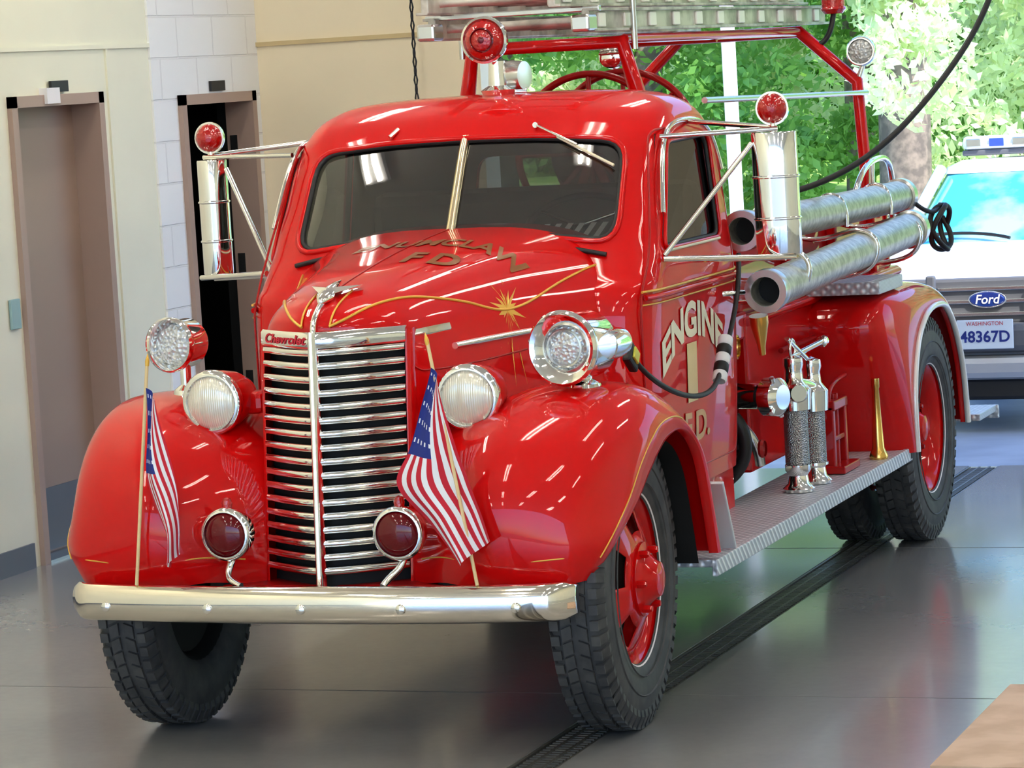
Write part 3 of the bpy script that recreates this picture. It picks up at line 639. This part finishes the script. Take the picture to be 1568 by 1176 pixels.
# ================================================================ ROOM
def wallmat(name,c,c2=None,bricks=None,r=.55):
    m=mat(name,c,r,noise=(c2 or tuple(x*.95 for x in c),1.3,.35,.65),spec=.3)
    if bricks:
        nt=m.node_tree;b=nt.nodes['Principled BSDF'];tc=nt.nodes.new('ShaderNodeTexCoord')
        br=nt.nodes.new('ShaderNodeTexBrick');br.inputs['Scale'].default_value=1;br.inputs['Brick Width'].default_value=.4;br.inputs['Row Height'].default_value=.2;br.inputs['Mortar Size'].default_value=.006;br.inputs['Mortar Smooth'].default_value=.4
        sp=nt.nodes.new('ShaderNodeSeparateXYZ');cb=nt.nodes.new('ShaderNodeCombineXYZ')
        nt.links.new(tc.outputs['Object'],sp.inputs[0]);nt.links.new(sp.outputs['Y'],cb.inputs['X']);nt.links.new(sp.outputs['Z'],cb.inputs['Y']);nt.links.new(cb.outputs[0],br.inputs['Vector'])
        bp=nt.nodes.new('ShaderNodeBump');bp.invert=True;bp.inputs['Strength'].default_value=.7;bp.inputs['Distance'].default_value=.008
        nt.links.new(br.outputs['Fac'],bp.inputs['Height']);nt.links.new(bp.outputs[0],b.inputs['Normal'])
        x=nt.nodes.new('ShaderNodeMix');x.data_type='RGBA';x.inputs[6].default_value=(*c,1);x.inputs[7].default_value=(*[q*.93 for q in c],1);nt.links.new(br.outputs['Fac'],x.inputs[0]);nt.links.new(x.outputs[2],b.inputs['Base Color'])
    return m
WL=wallmat('wall_panel_white',(.85,.84,.68));WBK=wallmat('wall_block_white',(.88,.89,.89),bricks=True);WB=wallmat('wall_beige',(.88,.77,.56))
LX=-2.94;T_=.2
def slab(name,x0,x1,y0,y1,z0,z1,m,par=None): return box(name,((x0+x1)/2,(y0+y1)/2,(z0+z1)/2),(x1-x0,y1-y0,z1-z0),m,par,0)
H=4.2;YF=-11.5
def multi(name,boxes,m):
    v=[];f=[]
    for (x0,x1,y0,y1,z0,z1) in boxes:
        b=len(v);v+=[(a,c,d) for a in(x0,x1) for c in(y0,y1) for d in(z0,z1)]
        f+=[tuple(b+i for i in q) for q in((0,1,3,2),(4,6,7,5),(0,4,5,1),(2,3,7,6),(0,2,6,4),(1,5,7,3))]
    return mesh(name,v,f,m,None,False)
d1=(3.10,3.97,2.06);d2=(4.76,5.62,2.02)
multi('wall_left',[(LX-T_,LX,YF,d1[0],0,H),(LX-T_,LX,d1[0],d1[1],d1[2],H),(LX-T_,LX,d1[1],4.50,0,H)],WL)
multi('wall_left_block',[(LX-.13,LX+.012,4.50,d2[0],0,H),(LX-.13,LX+.012,d2[0],d2[1],d2[2],H),(LX-.13,LX+.012,d2[1],5.72,0,H)],WBK)
slab('trim_1',LX,LX+.012,YF,4.50,2.255,2.275,WL)
slab('trim_2',LX,LX+.010,4.05,4.07,0,2.26,WL)
BX0=-1.72;BX1=2.0
multi('wall_back',[(LX-T_,BX0,5.72,5.92,0,H),(BX0,BX1,5.72,5.92,3.4,H),(BX1,3.0,5.72,5.92,0,H),(3.0,6.6,5.72,5.92,3.4,H),(6.6,8.2,5.72,5.92,0,H)],WB)
slab('trim_3',LX,BX0,5.705,5.72,2.24,2.262,mat('trim_tan',(.6,.47,.25),.5))
slab('wall_right',8.0,8.2,YF,5.72,0,H,WL)
slab('ceiling',LX-T_,8.2,YF,5.92,H,H+.15,mat('ceiling_white',(.8,.8,.77),.8))
slab('baseboard_left',LX,LX+.012,YF,d1[0]-.06,0,.11,mat('baseboard_grey',(.13,.14,.16),.4))
slab('baseboard_left_rear',LX,LX+.012,d1[1]+.06,d2[0]-.06,0,.11,MC['baseboard_grey'])
slab('baseboard_back',LX,BX0,5.70,5.72,0,.11,MC['baseboard_grey'])
FR=mat('door_frame_taupe',(.40,.29,.24),.4);DB=mat('door_brown',(.34,.25,.20),.36,spec=.6);KP=mat('kick_plate',(.16,.17,.19),.35,.4)
def frame(name,d,x,dep=.2):
    y0,y1,z1=d;e=empty(name)
    for a,b in((y0-.0,y0+.05),(y1-.05,y1)): slab('jamb',x-dep,x+.025,a,b,0,z1,FR,e)
    slab('head',x-dep,x+.025,y0,y1,z1-.05,z1,FR,e);return e
e=frame('door_1',d1,LX);slab('leaf',LX-.16,LX-.12,d1[0]+.05,d1[1]-.05,.01,d1[2]-.05,DB,e);slab('kick_panel',LX-.12,LX-.112,d1[0]+.07,d1[1]-.07,.02,.30,KP,e)
rod('door_knob',(LX-.12,d1[0]+.12,.95),(LX-.06,d1[0]+.12,.95),.025,STL,e)
slab('threshold',LX-.16,LX+.02,d1[0]+.05,d1[1]-.05,0,.012,STL,e);slab('closer',LX+.0,LX+.04,d1[0]+.3,d1[0]+.42,d1[2]-.04,d1[2]+.03,WHT,e)
e=frame('door_2',d2,LX+.012,.13)
for z in(.5,1.1,1.7): slab('hinge',LX-.1,LX-.06,d2[1]-.055,d2[1]-.048,z,z+.1,STL,e)
multi('wall_storeroom',[(LX-1.6,LX-1.5,4.3,6.9,0,2.6),(LX-1.6,LX-.13,4.2,4.3,0,2.6),(LX-1.6,LX-.13,6.9,7.0,0,2.6),(LX-1.6,LX-.13,4.2,7.0,2.5,2.6),(LX-.2,LX-.13,5.64,7.0,0,2.6),(LX-.2,LX-.13,4.2,4.74,0,2.6),(LX-.2,LX-.13,4.7,5.7,2.05,2.6)],DRK)  # walls coloured near-black, painting in the dark of the unlit room
for y in(3.55,5.2): box('exit_sign_plate',(LX+.02,y,2.06+.035 if y<4 else 2.055),(.015,.16,.05),BLK,None,.002)
box('light_switch',(LX+.01,3.02,1.12),(.015,.08,.13),mat('switch_teal',(.3,.45,.45),.4),None,.003)
def floor_mat():
    m=bpy.data.materials.new('polished_concrete');m.use_nodes=True;nt=m.node_tree;b=nt.nodes['Principled BSDF'];tc=nt.nodes.new('ShaderNodeTexCoord')
    def noi(sc,det=8,dis=0):
        n=nt.nodes.new('ShaderNodeTexNoise');n.inputs['Scale'].default_value=sc;n.inputs['Detail'].default_value=det;n.inputs['Distortion'].default_value=dis;nt.links.new(tc.outputs['Object'],n.inputs['Vector']);return n
    n=noi(.7,4,.2);r=nt.nodes.new('ShaderNodeValToRGB');r.color_ramp.elements[0].position=.3;r.color_ramp.elements[0].color=(.25,.25,.25,1);r.color_ramp.elements[1].position=.72;r.color_ramp.elements[1].color=(.34,.335,.32,1)
    nt.links.new(n.outputs['Fac'],r.inputs[0])
    n2=noi(26,5,0);x=nt.nodes.new('ShaderNodeMix');x.data_type='RGBA';x.blend_type='MULTIPLY';x.inputs[0].default_value=.12;nt.links.new(r.outputs[0],x.inputs[6])
    nt.links.new(n2.outputs['Fac'],x.inputs[7]);nt.links.new(x.outputs[2],b.inputs['Base Color'])
    b.inputs['Roughness'].default_value=.27
    b.inputs['Coat Weight'].default_value=.5;b.inputs['Coat Roughness'].default_value=.12
    return m
FM=floor_mat()
DX0,DX1=.59,.745
multi('floor',[(LX-T_,DX0,YF,6.0,-.1,0),(DX1,8.2,YF,6.0,-.1,0),(LX-1.7,LX-T_,4.2,7.1,-.1,0)],FM)
DG=empty('trench_drain')
slab('drain_bottom',DX0,DX1,YF,6.0,-.1,-.06,DRK,DG)
v=[];f=[]
def addb(x0,x1,y0,y1,z0,z1):
    b=len(v);v.extend([(a,c,d) for a in(x0,x1) for c in(y0,y1) for d in(z0,z1)]);f.extend([tuple(b+i for i in q) for q in((0,1,3,2),(4,6,7,5),(0,4,5,1),(2,3,7,6),(0,2,6,4),(1,5,7,3))])
for k in range(int(14/.03)):
    y=-8+k*.03;addb(DX0+.02,DX1-.02,y,y+.015,-.02,-.004)
for x in(DX0+.001,DX0+.05,DX1-.056,DX1-.011): addb(x,x+.010,-8,5.99,-.02,-.002)
mesh('grate',v,f,mat('drain_iron',(.2,.19,.17),.4,.6),DG,False)
JM=mat('joint_dark',(.14,.135,.13),.7)
for k,y in enumerate((-5.5,-2.5,.52,3.5)): multi('floor_joint',[(LX,DX0-.002,y,y+.005,0,.0006),(DX1+.002,8,y,y+.005,0,.0006)],JM)
box('plywood_sheet',(2.45,.10,.008),(1.2,1.16,.015),mat('plywood',(.62,.45,.32),.6,noise=((.52,.36,.24),6,.4,.6)),None,.002)
EM=mat('fluorescent_tube',(1,1,1),.5,emit=(1,.93,.80),es=26)
for x in(-1.9,0.2,2.4,5.0):
    for y in(-8.5,-5.5,-2.5,.5,3.4):
        e=empty('ceiling_light_fixture',(x,y,H-.06));slab('housing',-.15,.15,-.75,.75,.0,.06,WPAINT,e)
        for dx in(-.07,.07): rod('tube',(dx,-.7,-.025),(dx,.7,-.025),.022,EM,e)
CH=empty('door_chain')
for k in range(70):
    z=.9+k*.045
    tube('link',[(-2.02+(.008 if k%2 else 0)*math.cos(t),5.60+(.0 if k%2 else .008)*math.cos(t),z+.026*math.sin(t)) for t in np.linspace(0,2*pi,6,endpoint=False)],.005,BLK,CH,cyc=True,smooth=False,res=0)
# ================================================================ OUTSIDE
ASP=mat('apron_concrete',(.42,.45,.5),.5,noise=((.33,.36,.41),2,.4,.6))
mesh('driveway_ground',[(-14,6.0,-.005),(12,6.0,-.005),(12,12,-.24),(-14,12,-.24),(12,24,-.3),(-14,24,-.3)],[(0,1,2,3),(3,2,4,5)],ASP,None,False)
mesh('grass_ground',[(-60,24,-.3),(40,24,-.3),(40,80,1.0),(-60,80,1.0)],[(0,1,2,3)],mat('grass',(.2,.36,.06),.9,noise=((.4,.5,.14),1.5,.4,.6)),None,False)
mesh('forecourt_ground',[(-20,-60,-.02),(30,-60,-.02),(30,YF,-.02),(-20,YF,-.02)],[(0,1,2,3)],mat('asphalt',(.3,.3,.3),.8),None,False)
box('door_mast',(-1.385,9.0,1.8),(.07,.07,4.2),WPAINT,None,.005)
def leafmat(name,c,c2):
    m=mat(name,c,.55,noise=(c2,.9,.35,.65));nt=m.node_tree;b=nt.nodes['Principled BSDF'];o=nt.nodes['Material Output']
    tr=nt.nodes.new('ShaderNodeBsdfTranslucent');tr.inputs[0].default_value=(*[min(1,x*1.3) for x in c2],1);x=nt.nodes.new('ShaderNodeMixShader');x.inputs[0].default_value=.4
    nt.links.new(b.outputs[0],x.inputs[1]);nt.links.new(tr.outputs[0],x.inputs[2]);nt.links.new(x.outputs[0],o.inputs[0]);return m
LG=leafmat('leaves_green',(.08,.25,.06),(.32,.52,.14));LB=leafmat('leaves_sunlit',(.48,.62,.28),(.82,.9,.6));BARK=mat('bark',(.30,.22,.19),.9,noise=((.16,.12,.11),8,.4,.6))  # paler leaf colour has sunlight painted in, beside the darker green
def leaves(name,cent,rad,n,size,m,par):
    C=rng.uniform(-1,1,(n,3));C/=np.linalg.norm(C,axis=1)[:,None];C*=(rng.uniform(.35,1,(n,1)))**.5
    idx=rng.integers(0,len(cent),n);P=np.array(cent)[idx]+C*np.array(rad)[idx][:,None]
    a=rng.normal(size=(n,3));a/=np.linalg.norm(a,axis=1)[:,None];b=np.cross(a,rng.normal(size=(n,3)));b/=np.linalg.norm(b,axis=1)[:,None]
    s=size*rng.uniform(.6,1.3,(n,1));V=np.stack([P-a*s,P+b*s*.5,P+a*s,P-b*s*.5],1).reshape(-1,3)
    me=bpy.data.meshes.new(name);me.vertices.add(4*n);me.vertices.foreach_set('co',V.ravel());me.loops.add(4*n);me.loops.foreach_set('vertex_index',np.arange(4*n))
    me.polygons.add(n);me.polygons.foreach_set('loop_start',np.arange(n)*4);me.polygons.foreach_set('loop_total',np.full(n,4));me.update(calc_edges=True);me.validate();me.materials.append(m)
    o=bpy.data.objects.new(name,me);bpy.context.collection.objects.link(o);o.parent=par
def tree(x,y,h,tr,m,n,low=.25,size=.085):
    e=empty('tree',(x,y,-.2))
    tube('trunk',[(0,0,0),(.1,.05,h*.3),(0,.1,h*.6),(.1,0,h)],tr,BARK,e)
    cent=[];rad=[]
    for k in range(26):
        t=rng.uniform(low,1);r=(1.15-t)*h*.35;an=rng.uniform(0,2*pi);cent.append((r*math.cos(an)*rng.uniform(.2,1),r*math.sin(an)*rng.uniform(.2,1),h*t));rad.append(rng.uniform(.5,1.0))
    leaves('leaves',cent,rad,n,size,m,e)
for (x,y,h,tr,m,low) in((-4.6,27,7,.30,LB,.22),(-2.2,29,8,.12,LB,.08),(-4.0,33,8,.15,LB,.1),(-8,28,7,.18,LG,.12),(-11,31,8,.2,LG,.1),(-6.6,33,9,.2,LG,.06),(-13.5,34,8,.2,LB,.06),(-1,36,8,.2,LG,.05),(-9.5,36,9,.2,LB,.05)):
    tree(x,y,h,tr,m,17000,low)
hd=empty('hedge_row');cent=[];rad=[]
for k in range(140): cent.append((-28+36*rng.random(),43+3*rng.random(),rng.uniform(0,8)));rad.append(rng.uniform(.9,1.7))
leaves('leaves',cent,rad,52000,.17,LG,hd)
sh=empty('shrub_row');cent=[(-16+18*k/40,22.5+.8*rng.random(),-.05) for k in range(41)];leaves('low_leaves',cent,[.45]*41,14000,.06,LB,sh)
mesh('hill_backdrop_ground',[(-70,50,-1),(40,50,-1),(40,56,14),(-70,56,14)],[(0,1,2,3)],mat('forest_hill',(.08,.2,.05),.9,noise=((.25,.42,.14),.8,.4,.6)),None,False)
# ---------------- police SUV
SV=empty('police_suv',(.30,8.02,-.085));SV.rotation_euler=(-math.radians(2.0),0,0)
GR=mat('suv_plastic',(.13,.13,.14),.5);SG=mat('suv_glass_sky_tint',(.06,.42,.5),.08,0,1,noise=((.35,.75,.8),2.5,.45,.6))  # SUV glass: bright sky reflection is put into its cyan base colour
def rr(w,z0,z1,y,n=5,N=48):
    zc=(z0+z1)/2;hz=(z1-z0)/2;return [(w*math.copysign(abs(math.cos(a))**(2/n),math.cos(a)),y,zc+hz*math.copysign(abs(math.sin(a))**(2/n),math.sin(a))) for a in np.linspace(0,2*pi,N,endpoint=False)]
st=[(0.0,.80,.50,.82),(.03,.86,.44,.86),(.15,.90,.36,.885),(.6,.92,.32,.93),(1.1,.93,.3,1.0),(1.25,.93,.3,1.03),(4.5,.92,.32,1.04),(4.7,.88,.4,1.0)]
grid('body',[rr(w,a,b,y) for y,w,a,b in st],WPAINT,SV,cyc=True,cap0=True,cap1=True)
def ring4(z,w,y0,y1,n=8,N=64):
    yc=(y0+y1)/2;h=(y1-y0)/2;return [(w*math.copysign(abs(math.cos(a))**(2/n),math.cos(a)),yc+h*math.copysign(abs(math.sin(a))**(2/n),math.sin(a)),z) for a in np.linspace(0,2*pi,N,endpoint=False)]
grid('greenhouse',[ring4(1.0,.80,1.15,4.6),ring4(1.2,.735,1.43,4.5),ring4(1.42,.66,1.76,4.4)],SG,SV,cyc=True)
grid('roof',[ring4(1.41,.675,1.74,4.42),ring4(1.45,.67,1.78,4.4),ring4(1.49,.60,1.95,4.3),ring4(1.50,.3,2.3,4.0),ring4(1.50,.01,3.0,3.1)],WPAINT,SV,cyc=True)
for sx in(1,-1):
    rod('pillar_a',(sx*.77,1.19,1.0),(sx*.64,1.80,1.44),.035,WPAINT,SV)
    for y in(2.6,3.6): rod('pillar_b',(sx*.80,y,1.0),(sx*.66,y,1.44),.04,BLK,SV)
    rev('wheel',[(0,-.1),(.2,-.1),(.36,-.11),(.38,0),(.36,.11),(.2,.1),(0,.09)],(sx*.80,.85,.38),(1,0,0),TIRE,SV,32)
    rev('wheel_back',[(0,-.1),(.2,-.1),(.36,-.11),(.38,0),(.36,.11),(.2,.1),(0,.09)],(sx*.80,3.8,.38),(1,0,0),TIRE,SV,32)
    box('headlight',(sx*.70,.0,.73),(.26,.06,.15),CLRL,SV,.02)
    box('mirror',(sx*1.03,1.35,1.08),(.18,.10,.16),BLK,SV,.03)
    tube('wiper',[(sx*.1,1.12,1.03),(sx*.3,1.2,1.08),(sx*.6,1.18,1.06)],.010,BLK,SV)
    box('push_bar',(sx*.3,-.10,.62),(.05,.05,.5),GR,SV,.01)
box('grille_surround',(0,-.015,.72),(1.1,.05,.26),GR,SV,.02)
for z in(.65,.72,.79): box('grille_bar',(0,-.045,z),(1.0,.02,.022),STL,SV,.004)
bo=rev('badge',[(0,.012),(.09,.010),(.10,0)],(0,-.055,.73),(0,-1,0),mat('badge_blue',(.02,.06,.3),.2,.3,1),SV,32)
for vv in bo.data.vertices: vv.co.z=.73+(vv.co.z-.73)*.42
tube('badge_ring',[(.102*math.cos(t),-.057,.73+.043*math.sin(t)) for t in np.linspace(0,2*pi,32,endpoint=False)],.005,CHR,SV,cyc=True)
text('badge_script','Ford',.07,lambda a,b:(a,-.07,.73+b),WHT,SV,.001,.2)
box('bumper_upper',(0,-.05,.52),(1.75,.16,.16),GR,SV,.04)
box('bumper_lower',(0,-.06,.36),(1.72,.16,.13),mat('bumper_silver',(.5,.51,.53),.35,.4),SV,.04)
box('bumper_skirt',(0,-.0,.24),(1.6,.12,.12),BLK,SV,.02)
box('license_plate',(0,-.145,.545),(.31,.012,.16),mat('plate_white',(.75,.8,.85),.4),SV,.004)
text('plate_number','48367D',.085,lambda a,b:(a,-.153,.53+b),FBLU,SV,.002)
text('plate_state','WASHINGTON',.03,lambda a,b:(a,-.153,.603+b),FRED,SV,.0)
LBM=mat('lightbar_clear',(.75,.8,.85),.15,.2,1);LBB=mat('lightbar_blue',(.03,.08,.5),.1,0,1)
box('lightbar_base',(0,2.25,1.53),(1.15,.28,.035),GR,SV,.01);box('lightbar',(0,2.25,1.59),(1.15,.30,.085),LBM,SV,.03)
for k in range(8): box('lightbar_cell',(-.5+k*.143,2.10,1.59),(.09,.03,.05),LBB if k%2 else STL,SV,.004)
# ================================================================ LIGHT
w=bpy.data.worlds.new('world');S.world=w;w.use_nodes=True;nt=w.node_tree;bg=nt.nodes['Background'];sk=nt.nodes.new('ShaderNodeTexSky');sk.sky_type='NISHITA';sk.sun_disc=False;sk.sun_elevation=math.radians(48);sk.sun_rotation=math.radians(120);sk.altitude=100
mx=nt.nodes.new('ShaderNodeMix');mx.data_type='RGBA';mx.blend_type='MULTIPLY';mx.inputs[0].default_value=1;mx.inputs[7].default_value=(.82,.98,1.2,1)
nt.links.new(sk.outputs[0],mx.inputs[6]);nt.links.new(mx.outputs[2],bg.inputs[0]);bg.inputs[1].default_value=.52
sd=bpy.data.lights.new('sun','SUN');sd.energy=6.5;sd.angle=.01;sd.color=(1,.96,.88);so=bpy.data.objects.new('sun',sd);bpy.context.collection.objects.link(so)
so.rotation_euler=Vector((.62,-.45,.85)).to_track_quat('Z','Y').to_euler()
# ================================================================ CAMERA
yaw,pit,rol=.3555,.0985,-.0592
f_=Vector((-math.sin(yaw)*math.cos(pit),math.cos(yaw)*math.cos(pit),-math.sin(pit)));rt=Vector((math.cos(yaw),math.sin(yaw),0));up=rt.cross(f_)
r2=rt*math.cos(rol)+up*math.sin(rol);u2=-rt*math.sin(rol)+up*math.cos(rol)
cd=bpy.data.cameras.new('camera');co=bpy.data.objects.new('camera',cd);bpy.context.collection.objects.link(co);S.camera=co
M=Matrix((r2,u2,-f_)).transposed().to_4x4();M.translation=Vector((3.9196,-9.2830,2.0626));co.matrix_world=M
cd.sensor_width=36;cd.lens=4908.4/1568*36;cd.clip_end=300
S.view_settings.view_transform='Standard';S.view_settings.look='None';S.view_settings.exposure=0.08;S.view_settings.gamma=.93
